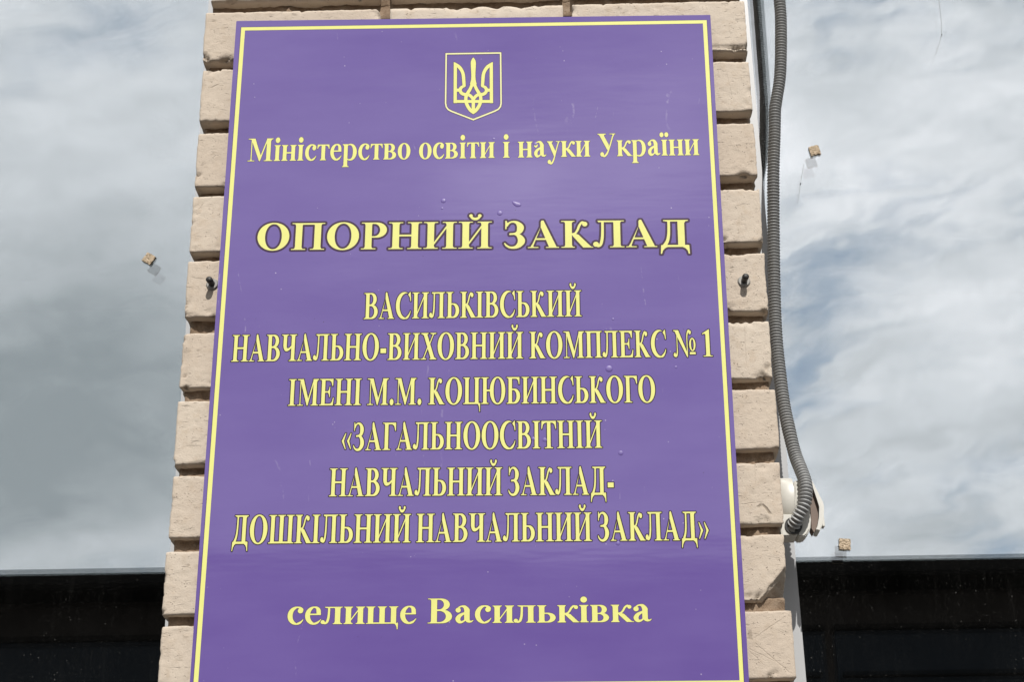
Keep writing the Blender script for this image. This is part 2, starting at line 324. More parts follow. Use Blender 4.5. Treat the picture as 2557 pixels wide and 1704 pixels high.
def b_brick(t):
    v = wpos(t)
    big = t.noise(v, 9, 5, .6); mid = t.noise(v, 60, 5, .6); fine = t.noise(v, 420, 4, .7); grit = t.noise(v, 1100, 2, .7)
    hz = t.noise(t.scale(v, 60, 60, 420), 1., 3, .6)
    c = t.ramp(big, (.3, (.482,.408,.334)), (.5, (.502,.433,.357)), (.72, (.515,.45,.376)))
    c = t.mix(t.rng(mid, .52, .72), c, (.435,.355,.275,1))
    rnd = t.add('ShaderNodeAttribute', attribute_name='tint'); 
    c = t.mix(t.m('MULTIPLY', rnd.outputs['Fac'], .6), c, (.435,.358,.285,1))
    pits = t.voro(v, 300); pm = t.m('MULTIPLY', t.rng(pits.outputs['Distance'], .22, .08), t.rng(t.noise(v, 90, 3), .50, .60))
    cr = t.m('MULTIPLY', t.rng(hz, .60, .70), t.rng(t.noise(v, 45, 3), .46, .6))
    c = t.mix(t.m('MULTIPLY', pm, .6), c, (.14,.105,.075,1))
    c = t.mix(t.m('MULTIPLY', cr, .28), c, (.20,.155,.115,1))
    stain = t.m('MULTIPLY', t.rng(t.noise(v, 16, 6, .7), .60, .70), t.rng(t.noise(v, 130, 4, .7), .46, .62))
    c = t.mix(t.m('MULTIPLY', stain, .6), c, (.25,.21,.17,1))
    ch = t.add('ShaderNodeAttribute', attribute_name='chip')
    c = t.mix(t.m('MULTIPLY', ch.outputs['Fac'], t.rng(fine, .3, .7, .2, .75)), c, (.33,.285,.235,1))
    # scratches and gouges cut into single bricks (wall x, z of both ends, half width, depth of tone)
    sp_ = t.add('ShaderNodeSeparateXYZ'); t.link(v, sp_.inputs[0]); X_, Z_ = sp_.outputs[0], sp_.outputs[2]
    wob = t.m('MULTIPLY_ADD', t.noise(v, 150, 3, .6), .003, -.0015)
    gouge = None
    for (ax, az, bx, bz, w_, k_) in SCRATCHES:
        ex, ez = bx-ax, bz-az; L_ = math.hypot(ex, ez); ex /= L_; ez /= L_
        dx, dz = t.m('SUBTRACT', X_, ax), t.m('SUBTRACT', Z_, az)
        al = t.m('ADD', t.m('MULTIPLY', dx, ex), t.m('MULTIPLY', dz, ez)); ac = t.m('ADD', t.m('MULTIPLY', dx, -ez), t.m('MULTIPLY_ADD', dz, ex, wob))
        over = t.m('SUBTRACT', t.m('ABSOLUTE', t.m('SUBTRACT', al, L_/2)), L_/2)
        g_ = t.m('MULTIPLY', t.m('MULTIPLY', t.rng(t.m('ABSOLUTE', ac), w_*.4, w_*1.2, 1., 0.), t.rng(over, -.003, .001, 1., 0.)), k_*(.26 if w_ < .001 else .7))
        gouge = g_ if gouge is None else t.m('MAXIMUM', gouge, g_)
    c = t.mix(gouge, c, (.17,.13,.09,1))
    h = t.m('ADD', t.m('MULTIPLY', mid, .5), t.m('ADD', t.m('MULTIPLY', fine, .45), t.m('MULTIPLY', grit, .12)))
    h = t.m('SUBTRACT', h, t.m('ADD', t.m('MULTIPLY', gouge, 1.1), t.m('ADD', t.m('MULTIPLY', pm, .8), t.m('MULTIPLY', cr, .6))))
    c = t.mix(t.m('MULTIPLY', t.rng(grit, .55, .75), .3), c, (.25,.20,.155,1))
    return pr(t, c, .92, t.bump(h, .8, .0020), .25)
def b_mortar(t):
    v = wpos(t); n1 = t.noise(v, 60, 6, .65); n2 = t.noise(v, 500, 4, .7)
    c = t.ramp(n1, (.3, (.165,.112,.075)), (.5, (.25,.183,.128)), (.7, (.33,.255,.19)))
    c = t.mix(t.rng(n2, .55, .75), c, (.15,.10,.065,1))
    return pr(t, c, .95, t.bump(t.m('ADD', n1, t.m('MULTIPLY', n2, .5)), .9, .003), .2)
def b_film(t):
    v = oc(t)
    st = t.noise(t.scale(v, 2.2, 1, 14), 1., 4, .55); lg = t.noise(t.scale(v, 1.6, 1, 4.5), 1., 3, .5)
    c = t.mix(t.rng(t.noise(t.scale(v, 3, 1, 9), 1.7, 4), .35, .65), (.117,.077,.264,1), (.132,.091,.284,1))
    sp = t.voro(v, 95); k = t.m('MULTIPLY', t.rng(sp.outputs['Distance'], .10, .05), t.rng(t.noise(v, 21, 2), .60, .66))
    c = t.mix(t.m('MULTIPLY', k, .6), c, (.55,.5,.62,1))
    d2 = t.voro(t.scale(v, 1, 1, .8), 60); k2 = t.m('MULTIPLY', t.rng(d2.outputs['Distance'], .055, .03), t.rng(t.noise(v, 13, 2), .56, .62))
    c = t.mix(t.m('MULTIPLY', k2, .6), c, (.05,.035,.06,1))
    # thin white scratches
    w = t.add('ShaderNodeTexWave', wave_type='BANDS', bands_direction='X'); w.inputs['Scale'].default_value = 9; w.inputs['Distortion'].default_value = 14; w.inputs['Detail'].default_value = 3
    t.link(t.scale(v, 1, 1, .35), w.inputs['Vector'])
    sc = t.m('MULTIPLY', t.rng(w.outputs['Fac'], .985, 1.), t.m('MULTIPLY', t.rng(t.noise(v, 8, 3), .60, .68), t.rng(t.noise(v, 90, 2), .5, .6)))
    c = t.mix(t.m('MULTIPLY', sc, .2), c, (.6,.56,.66,1))
    rough = t.rng(t.noise(t.scale(v, 4, 1, 7), 1., 4), .3, .7, .065, .10)
    h = t.m('ADD', t.m('MULTIPLY', st, .6), lg)
    nb = t.bump(h, .020, .03)
    
    return pr(t, c, rough, nb, .8)
def b_ink(base):
    def f(t):
        v = oc(t); c = t.mix(t.rng(t.noise(v, 30, 4), .35, .7), (*base, 1), tuple(x*.95 for x in base)+(1,))
        sp = t.voro(v, 110); k = t.m('MULTIPLY', t.rng(sp.outputs['Distance'], .10, .06), t.rng(t.noise(v, 24, 2), .60, .66))
        c = t.mix(t.m('MULTIPLY', k, .6), c, (.22,.19,.12,1))
        return pr(t, c, .15, None, .4)
    return f
def b_plain(base, rough=.5, nscale=60, var=.12, bump=.15, bd=.001, spec=.5, **kw):
    def f(t):
        v = oc(t); n = t.noise(v, nscale, 5, .6); n2 = t.noise(v, nscale*7, 3, .6)
        c = t.mix(t.rng(n, .3, .7), tuple(x*(1-var) for x in base)+(1,), tuple(min(1, x*(1+var)) for x in base)+(1,))
        return pr(t, c, t.rng(n2, .3, .7, max(.03, rough-.06), rough+.08), t.bump(t.m('ADD', n, t.m('MULTIPLY', n2, .3)), bump, bd), spec, **kw)
    return f
def b_pvc(t):
    v = wpos(t)
    n = t.noise(t.scale(v, 30, 30, 4), 1., 5, .6); sp = t.noise(v, 500, 3, .7)
    c = t.mix(t.rng(n, .45, .75), (.40,.405,.415,1), (.35,.355,.36,1)); c = t.mix(t.m('MULTIPLY', t.rng(sp, .66, .78), .4), c, (.35,.33,.30,1))
    return pr(t, c, .35, None, .5)
def b_mirror(refl, tint, dust):
    def f(t):
        v = wpos(t)
        gl = t.add('ShaderNodeBsdfGlossy'); gl.inputs['Roughness'].default_value = 0.; gl.inputs['Color'].default_value = (*tint, 1)
        tr = t.add('ShaderNodeBsdfTransparent'); tr.inputs['Color'].default_value = (.97,.98,.975,1)
        mx = t.add('ShaderNodeMixShader'); t.link(t.m('MULTIPLY', t.m('SUBTRACT', 1., t.add('ShaderNodeNewGeometry').outputs['Backfacing']), refl), mx.inputs[0]);   # the coating mirrors the yard, not the cavity
        t.link(tr.outputs[0], mx.inputs[1]); t.link(gl.outputs[0], mx.inputs[2])
        if not dust: return mx.outputs[0]
        df = t.add('ShaderNodeBsdfDiffuse'); df.inputs['Color'].default_value = (.5,.49,.46,1)
        patch = t.rng(t.noise(v, 5, 3, .6), .36, .66)
        k = .0
        a1 = t.voro(v, 150); s1 = t.m('MULTIPLY', t.rng(a1.outputs['Distance'], .20, .08), t.m('POWER', t.rng(a1.outputs['Color'], .15, .9), 2.))
        a2 = t.voro(t.scale(v, 1, 1, .6), 60); s2 = t.m('MULTIPLY', t.rng(a2.outputs['Distance'], .085, .03), t.rng(a2.outputs['Color'], .62, .95))
        strk = t.m('MULTIPLY', t.rng(t.noise(t.scale(v, 110, 1, 9), 1., 4, .6), .52, .80), .010)
        film = t.m('MULTIPLY_ADD', patch, .0025, .0005)
        k = t.m('ADD', t.m('MULTIPLY', s1, t.m('MULTIPLY_ADD', patch, .14, .03)), t.m('MULTIPLY', s2, .16))
        dust_ = t.m('MULTIPLY', t.rng(t.noise(v, 330, 3, .7), .56, .80), t.m('MULTIPLY_ADD', patch, .035, .006))
        k = t.m('ADD', t.m('ADD', k, dust_), t.m('ADD', t.m('MULTIPLY', strk, patch), film), clamp=True)
        m2 = t.add('ShaderNodeMixShader'); t.link(k, m2.inputs[0]); t.link(mx.outputs[0], m2.inputs[1]); t.link(df.outputs[0], m2.inputs[2])
        return m2.outputs[0]
    return f
def b_clear(t):
    tr = t.add('ShaderNodeBsdfTransparent'); tr.inputs['Color'].default_value = (.97,.98,.975,1); return tr.outputs[0]
def b_cork(t):
    v = oc(t); a = t.voro(v, 520); n = t.noise(v, 700, 3, .7)
    c = t.mix(t.rng(t.m('ADD', t.m('MULTIPLY', a.outputs['Color'], .6), t.m('MULTIPLY', n, .5)), .3, .8), (.32,.24,.16,1), (.66,.54,.40,1))
    return pr(t, c, .95, t.bump(t.m('ADD', a.outputs['Distance'], n), 1., .0016), .1)
def b_conduit(t):
    v = wpos(t); n = t.noise(v, 120, 4, .65); d = t.noise(v, 14, 4, .6)
    c = t.mix(t.rng(n, .3, .7), (.265,.268,.27,1), (.325,.328,.325,1)); c = t.mix(t.m('MULTIPLY', t.rng(d, .5, .72), .5), c, (.32,.31,.285,1))
    return pr(t, c, .42, None, .45)
def b_window(t): return pr(t, (.0015,.004,.007), .4, None, .1)
def b_ground(t):
    v = wpos(t); n = t.noise(v, 1.3, 6, .6); n2 = t.noise(v, 90, 3, .7)
    c = t.mix(n, (.10,.095,.088,1), (.17,.16,.15,1)); c = t.mix(t.rng(n2, .45, .7), c, (.07,.068,.065,1))
    return pr(t, c, .95, t.bump(n2, .4, .004), .2)
M = {k: mat(k, b) for k, b in dict(brick=b_brick, mortar=b_mortar, film=b_film, yellow=b_ink((.655,.645,.215)), pale=b_ink((.68,.66,.36)), halo=b_ink((.050,.027,.054)), halo_dark=b_ink((.034,.020,.036)), bubble=b_plain((.118,.08,.268), .42, 60, .05, .05, spec=.4),
  pvc=b_pvc, glass_front=b_mirror(.42, (1,1,1), True), glass_mid=b_mirror(.46, (.96,.96,1.), False), glass_in=b_mirror(.36, (.95,.97,1.), False), clear=b_clear,
  cork=b_cork, conduit=b_conduit, black=b_plain((.012,.010,.009), .5, 300, .3, .5), plug=b_plain((.26,.25,.23), .5, 200), box_white=b_plain((.56,.545,.50), .38, 40, .05, .05),
  box_shade=b_plain((.16,.115,.09), .6, 40, .1, .05), alu=b_plain((.30,.29,.27), .4, 200), room=b_plain((.008,.008,.009), .9, 2), eave=b_plain((.004,.0038,.0036), .9, 3, spec=.05), facade=b_plain((.022,.019,.017), .95, 4, .15, spec=.05),  # brown socket tone has the shade inside the open flap painted in
  navy=b_window, ground=b_ground, rubber=b_plain((.03,.03,.03), .7), insect=b_plain((.01,.01,.012), .5), silk=b_plain((.35,.35,.36), .8)).items()}
# ---------------------------------------------------------------- object helpers
def link(name, me, m_, parent=None, label=None):
    o = bpy.data.objects.new(name, me); C.objects.link(o)
    for q in (m_ if isinstance(m_, (list, tuple)) else [m_]): me.materials.append(q)
    if parent is not None: o.parent = parent
    if label: o['label'] = label
    return o
def tag(o, label, cat, group=None):
    o['label'] = label; o['category'] = cat
    if group: o['group'] = group
    return o
def thing(name, loc, label, cat, group=None):
    o = bpy.data.objects.new(name, None); C.objects.link(o); o.location = loc; o.empty_display_size = .05
    return tag(o, label, cat, group)
def meshdata(name, v, f, smooth=False, off=(0,0,0)):
    me = bpy.data.meshes.new(name); me.from_pydata([(a[0]-off[0], a[1]-off[1], a[2]-off[2]) for a in v], [], f); me.update()
    if smooth: me.polygons.foreach_set('use_smooth', [True]*len(me.polygons))
    return me
def bm_mesh(name, bm, smooth=False):
    bmesh.ops.recalc_face_normals(bm, faces=bm.faces); me = bpy.data.meshes.new(name); bm.to_mesh(me); bm.free()
    if smooth: me.polygons.foreach_set('use_smooth', [True]*len(me.polygons))
    return me
def add_box(bm, lo, hi, bev=0., seg=2):
    r = bmesh.ops.create_cube(bm, size=1.); vs = r['verts']
    for v in vs: v.co = Vector([(lo[i]+hi[i])/2+v.co[i]*(hi[i]-lo[i]) for i in range(3)])
    if bev:
        es = list({e for v in vs for e in v.link_edges}); bmesh.ops.bevel(bm, geom=es, offset=bev, segments=seg, affect='EDGES', profile=.5)
def boxes(name, m_, parent, lst, bev=0., seg=2, label=None, off=(0,0,0)):
    bm = bmesh.new()
    for lo, hi in lst: add_box(bm, [lo[i]-off[i] for i in range(3)], [hi[i]-off[i] for i in range(3)], bev, seg)
    return link(name, bm_mesh(name, bm), m_, parent, label)
def prism(bm, prof, y0, y1, bev=0.):         # (x, z) outline extruded along y
    a = [bm.verts.new((x, y0, z)) for x, z in prof]; b = [bm.verts.new((x, y1, z)) for x, z in prof]
    n = len(prof); fs = [bm.faces.new(a), bm.faces.new(b[::-1])]
    for i in range(n): fs.append(bm.faces.new((a[i], b[i], b[(i+1) % n], a[(i+1) % n])))
    if bev: bmesh.ops.bevel(bm, geom=list({e for f in fs for e in f.edges}), offset=bev, segments=2, affect='EDGES')
def fbm(p, s, o=4): return noise.fractal(Vector(p)*s, .9, 2.0, o)
# ---------------------------------------------------------------- the setting
def plane_obj(name, m_, lo, hi, z):
    me = meshdata(name, [(lo[0],lo[1],z),(hi[0],lo[1],z),(hi[0],hi[1],z),(lo[0],hi[1],z)], [(0,1,2,3)]); o = link(name, me, m_); o['kind'] = 'structure'; return o
plane_obj('ground', M['ground'], (-150,-150), (150,150), 0)
# the building across the yard, seen only as a reflection in the panes
ob = thing('opposite_building', (0,-18,0), 'dark two storey building across the yard, mirrored as a black band in the panes', 'building')
OF = (0,-18,0)
boxes('wall', M['facade'], ob, [((-22,-22,0),(22,-14.75,6.2))], off=OF)
boxes('eave', M['eave'], ob, [((-23,-22.6,6.1),(23,-14.02,6.262))], .01, off=OF)
for k in range(9):
    x = -18+k*4.5+.7
    w = boxes('window', M['navy'], ob, [((x-2.20,-14.76,3.9),(x+2.20,-14.72,5.68))], off=OF)
    boxes('frame', M['eave'], w, [((x-2.2,-14.77,5.68),(x+2.2,-14.69,5.74)),((x-2.2,-14.77,3.82),(x+2.2,-14.69,3.9)),((x-.05,-14.77,3.9),(x+.05,-14.69,5.68)),((x-2.15,-14.77,5.2),(x+2.15,-14.7,5.26))], off=OF)
# dark room behind the panes
rm = boxes('room', M['room'], None, [((-2.6,3.0,.0),(2.6,3.1,3.9)),((-2.6,.42,-.1),(2.6,3.0,-.004)),((-2.6,.42,3.9),(2.6,3.0,4.0)),((-2.7,.40,0),(-2.6,3.0,3.9)),((2.6,.40,0),(2.7,3.0,3.9)),((-2.6,.27,0),(2.6,.40,.78)),((-2.6,.27,3.72),(2.6,.40,3.9)),((-.37,.41,0),(.37,2.9,3.89))]); rm['kind'] = 'structure'
# ---------------------------------------------------------------- the two windows
def window(side):
    right = side > 0
    x0, x1 = (.4108, 2.25) if right else (-.4160, -2.25)
    lab = ('tall mirror glazed window right of the brick pillar, white frame strip showing beside the grey conduit' if right else
           'tall mirror glazed window left of the brick pillar, grey cloud reflected and its frame hidden')
    w = thing('window', ((x0+x1)/2, .2, .8), lab, 'window', 'mirror glazed windows beside the pillar'); off = w.location
    xi = .372 if right else -.372; zb, zt = .80, 3.70
    bm = bmesh.new()
    # jamb beside the pillar follows the slightly leaning pane edge
    lean = (.4195-.4104)/(2.0568-3.1015) if right else (-.4172+.4185)/(2.0691-3.0938)
    zr = 3.1015 if right else 3.0938; xr = .4104 if right else -.4163
    ex = lambda z: xr+lean*(z-zr)
    def jamb(y0, y1, d):
        pr_ = [(xi, zb),(ex(zb)+d, zb),(ex(zt)+d, zt),(xi, zt)]
        prism(bm, [(a-off[0], b-off[2]) for a, b in pr_], y0-off[1], y1-off[1])
    jamb(.150, .242, 0.)
    s = side
    def bar(xa, xb, za, zc, y0=.151, y1=.236):
        add_box(bm, (min(xa,xb)-off[0], y0-off[1], za-off[2]), (max(xa,xb)-off[0], y1-off[1], zc-off[2]), .003)
    bar(x1, x1+s*.07, zb, zt); bar(ex(zb)+s*.001, x1-s*.001, zb, zb+.06, .152, .234); bar(ex(zt)+s*.001, x1-s*.001, zt-.06, zt, .152, .234)
    link('frame', bm_mesh('frame', bm), M['pvc'], w)
    for nm, y, mm, tl in (('outer_pane', .2005, 'glass_front', 0.), ('middle_pane', .2165, 'glass_mid', TILT[side][0]), ('inner_pane', .2325, 'glass_in', TILT[side][1])):
        xa, xb = (ex(2.5)-.012, x1-.004) if right else (x1+.004, ex(2.5)+.012)
        v = []
        for yy in (y, y+.004):
            for (X, Z) in ((xa, zb+.03),(xb, zb+.03),(xb, zt-.03),(xa, zt-.03)):
                v.append((X, yy+math.tan(tl)*(Z-2.3)+math.tan(TILT[side][2] if nm != 'outer_pane' else 0)*(X-s*.9), Z))
        f = [(0,1,2,3),(7,6,5,4),(0,4,5,1),(1,5,6,2),(2,6,7,3),(3,7,4,0)]
        me = meshdata(nm, v, f, off=off)
        o = link(nm, me, [M[mm], M['clear']], w); me.polygons.foreach_set('material_index', [0,1,1,1,1,1])
    boxes('gasket', M['rubber'], w, [((min(ex(2.5)+s*.0, ex(2.5)+s*.004), .1982, zb+.06),(max(ex(2.5), ex(2.5)+s*.004), .2003, zt-.06))] if False else [((x1-s*.004 if right else x1, .1986, zb+.06),(x1 if right else x1+.004, .2003, zt-.06))], off=off)
    return w
TILT = {1: (.0009, .0011, 0.0008), -1: (.0012, .0015, -0.0014)}
window(1); window(-1)
# ---------------------------------------------------------------- brick pillar
def brick_geo(V, F, T, Ch, x0, x1, z0, z1, y0, y1, cell, rad, seed, tint, slant=0., cut=None, chips=1.):
    """rounded, weathered block; z0/z1 are (left, right) pairs so a course may run out of level"""
    hx, hy, hz = (x1-x0)/2, (y1-y0)/2, (max(z1)-min(z0))/2
    nx, ny, nz = max(2, int((x1-x0)/cell)), max(2, int((y1-y0)/max(cell, .008))), max(2, int((z1[0]-z0[0])/cell))
    idx = {}
    cx, cy = (x0+x1)/2, (y0+y1)/2
    def vert(i, j, k):
        key = (i, j, k)
        if key in idx: return idx[key]
        u, v_, w = i/nx, j/ny, k/nz
        X = x0+(x1-x0)*u; za = z0[0]+(z0[1]-z0[0])*u; zb = z1[0]+(z1[1]-z1[0])*u
        Y = y0+(y1-y0)*v_; Z = za+(zb-za)*w
        P0 = Vector((X, Y, Z)); sp = P0+Vector((seed*3.7, seed*1.3, seed*2.1))
        r = rad*(1+.8*fbm(sp, 30, 3)); r = max(.0009, r)
        lo = Vector((x0+r, y0+r, za+r)); hi = Vector((x1-r, y1-r, zb-r))
        q = Vector([min(max(P0[a], lo[a]), hi[a]) for a in range(3)])
        d = P0-q; L = d.length
        Nn = d/L if L > 1e-9 else Vector((0,-1,0))
        P1 = q+Nn*r if L > 1e-9 else P0
        edge = min(X-x0, x1-X, Z-za, zb-Z) if j == 0 else min(X-x0, x1-X, Z-za, zb-Z, Y-y0) if False else min(Z-za, zb-Z) if i in (0, nx) else 1.
        low = 1. if Z-za < .02 else .3
        c = 0.
        if edge < .012:
            nn = fbm(sp, 42, 4)+.35*fbm(sp, 160, 2)
            c = max(0., nn-.22)*low*(1-edge/.012)*chips
            P1 = P1-Nn*c*.014-Vector((0,-1,0))*c*.006
        P1 = P1+Nn*(.0004*fbm(sp, 26, 3)+.0005*fbm(sp, 150, 3))
        ch = min(1., c*2.)
        if cut:
            n_, d_ = cut; dd = P1.dot(n_)-d_-.0022*fbm(sp, 55, 4)
            if dd > 0: P1 = P1-n_*dd; ch = 1.
        idx[key] = len(V); V.append(P1); T.append(tint); Ch.append(ch); return idx[key]
    for i in range(nx):
        for k in range(nz):
            F.append([vert(i,0,k), vert(i+1,0,k), vert(i+1,0,k+1), vert(i,0,k+1)])
    for j in range(ny):
        for k in range(nz):
            F.append([vert(0,j+1,k), vert(0,j,k), vert(0,j,k+1), vert(0,j+1,k+1)])
            F.append([vert(nx,j,k), vert(nx,j+1,k), vert(nx,j+1,k+1), vert(nx,j,k+1)])
        for i in range(nx):
            F.append([vert(i,j,0), vert(i,j+1,0), vert(i+1,j+1,0), vert(i+1,j,0)])
            F.append([vert(i,j,nz), vert(i+1,j,nz), vert(i+1,j+1,nz), vert(i,j+1,nz)])
def finish_geo(name, V, F, T, Ch, m_, parent, off):
    me = meshdata(name, V, F, True, off)
    for nm, d in (('tint', T), ('chip', Ch)):
        a = me.attributes.new(nm, 'FLOAT', 'POINT'); a.data.foreach_set('value', d)
    return link(name, me, m_, parent)
pil = thing('brick_pillar', (0,.2,0), 'pale sand lime brick pillar with brown mortar behind the purple sign', 'pillar'); PO = pil.location
LT = [2.9981,2.9038,2.7994,2.7011,2.6041,2.4977,2.4011,2.2997,2.1999,2.1060]; RT = [2.9992,2.8985,2.7978,2.6961,2.5990,2.4999,2.4037,2.3046,2.2104,2.1138]
LB = [2.9175,2.8192,2.7153,2.6161,2.5213,2.4195,2.3136,2.2174,2.1191,2.0250]; RB = [2.9163,2.8176,2.7159,2.6151,2.5143,2.4186,2.3218,2.2231,2.1260,2.0302]
LX = [-.3855,-.3845,-.3838,-.3848,-.3856,-.3852,-.3850,-.3848,-.3866,-.3855]; RX = [.3848,.3850,.3850,.3858,.3858,.3850,.3865,.3850,.3835,.3862]
LY = [0,.001,-.0005,0,.0015,.0005,-.001,.0005,0,.001]
rows = []
for k in (-3,-2,-1): rows.append((k, 3.0-.1*k+.0, 3.0-.1*k-.083, -.3795 if k == -1 else -.385, .384, 0))
V, F, T, Ch = [], [], [], []
MV, MF, MT, MC = [], [], [], []
for k in range(-4, 21):
    if 0 <= k < 10: zt, zb, xl, xr, yo = (LT[k], RT[k]), (LB[k], RB[k]), LX[k], RX[k], LY[k]
    elif k < 0: zt = (3.0-.1*k+.0012, 3.0-.1*k+.002); zb = (zt[0]-.083, zt[1]-.0815); xl, xr, yo = (-.3805 if k == -1 else -.385), .3835, (.002 if k == -1 else 0)
    else: zt = (2.106-.1*(k-9)-.002, 2.1138-.1*(k-9)); zb = (zt[0]-.082, zt[1]-.083); xl, xr, yo = -.385, .385, 0
    near = -1 <= k <= 10
    if k == -1: js = [(-.1353,-.1213),(.1265,.1385)]
    elif k % 2 == 0: js = [(-.1353,-.1213),(.1265,.1385)]
    else: js = [(-.262,-.250),(-.004,.006),(.250,.262)]
    xs = [xl]+[q for j in js for q in j]+[xr]
    lerp = lambda pr_, x: pr_[0]+(pr_[1]-pr_[0])*(x-xl)/(xr-xl)
    for b in range(0, len(xs), 2):
        a0, a1 = xs[b], xs[b+1]; edge_b = b == 0 or b == len(xs)-2
        vis = near and (edge_b or k in (-1, 0))
        cut = None
        if k == 8 and b == len(xs)-2:
            A_, B_, C_ = Vector((.3840,0,2.1690)), Vector((.3500,0,2.1310)), Vector((.3760,.060,2.1240))
            n_ = (B_-A_).cross(C_-A_).normalized()
            if n_.x < 0: n_ = -n_
            cut = (n_, n_.dot(A_))
        brick_geo(V, F, T, Ch, a0, a1, (lerp(zb,a0), lerp(zb,a1)), (lerp(zt,a0), lerp(zt,a1)), yo, .16, (.0028 if edge_b else .005) if vis else .03, .0022, k*3+b+11, random.random(), 0., cut, 1.25 if k in (0,3,5,8) else .8)
    # bed joint under this course
    nzt = (3.0-.1*(k+1)+.0012,)*2 if k < -1 else (LT[k+1], RT[k+1]) if k+1 < 10 else (2.106-.1*(k+1-9)-.002, 2.1138-.1*(k+1-9))
    rec = (.022,.020,.022,.020,.016,.013,.013,.012,.012,.016)[k] if 0 <= k < 10 else .019
    segs = [(-.3785,-.27,near),(-.27,.27,k in (-1,)),(.27,.3785,near)]
    for (s0, s1, fine) in segs:
        zz0 = (lerp(nzt,s0)-.006, lerp(nzt,s1)-.006); zz1 = (lerp(zb,s0)+.006, lerp(zb,s1)+.006)
        brick_geo(MV, MF, MT, MC, s0-.002, s1+.002, zz0, zz1, rec+yo, .15, .0032 if fine else .03, .003, k*5+40+s0, .5, chips=0.)
        if fine:
            n0 = len(MV); 
    for j in js:
        if k in (-1, 0): brick_geo(MV, MF, MT, MC, j[0]-.004, j[1]+.004, (zb[0]-.004, zb[1]-.004), (zt[0]+.004, zt[1]+.004), rec+.001, .149, .0032, .003, k*5+77+j[0]*100, .5, chips=0.)
# mortar gets its lumps from a coarser, stronger relief
for i, v in enumerate(MV):
    if v.y < .05:
        MV[i] = Vector((v.x, v.y+.0042*fbm(v+Vector((4,1,9)), 26, 3)-.0036*max(0, fbm(v, 75, 3)), v.z))
finish_geo('brickwork', V, F, T, Ch, M['brick'], pil, PO)
finish_geo('mortar', MV, MF, MT, MC, M['mortar'], pil, PO)
boxes('core', M['mortar'], pil, [((-.362,.04,.0),(.362,.40,3.45))], off=PO)
# ---------------------------------------------------------------- the sign
sg = thing('school_sign', (0,-.012,2.49), 'large purple sign with yellow lettering and a trident crest fixed to the brick pillar', 'sign'); SO = sg.location
Q = [(-.3379,2.9752),(.3333,2.9682),(.3270,2.0090),(-.3434,2.0130)]
bm = bmesh.new(); prism(bm, [(x-SO[0], z-SO[2]) for x, z in Q], 0., .0045, .0006)
panel = link('panel', bm_mesh('panel', bm), M['film'], sg)
def curve_mesh(name, loops, y):
    cu = bpy.data.curves.new(name, 'CURVE'); cu.dimensions = '2D'; cu.fill_mode = 'FRONT'
    for c in loops:
        s_ = cu.splines.new('POLY'); s_.points.add(len(c)-1); s_.use_cyclic_u = True
        s_.points.foreach_set('co', [q for x, z in c for q in (x, z, 0., 1.)])
    o = bpy.data.objects.new(name, cu); me = bpy.data.meshes.new_from_object(o)
    bpy.data.objects.remove(o); bpy.data.curves.remove(cu)
    me.transform(Matrix(((1,0,0,0),(0,0,1,y),(0,1,0,0),(0,0,0,1)))); me.update(); return me
def join_meshes(name, ms):
    bm = bmesh.new()
    for m_ in ms: bm.from_mesh(m_); bpy.data.meshes.remove(m_)
    me = bpy.data.meshes.new(name)
    for f in bm.faces:
        f.normal_update()
        if f.normal.y > 0: f.normal_flip()
    bm.to_mesh(me); bm.free(); return me
def lerp2(a, b, t): return (a[0]+(b[0]-a[0])*t, a[1]+(b[1]-a[1])*t)
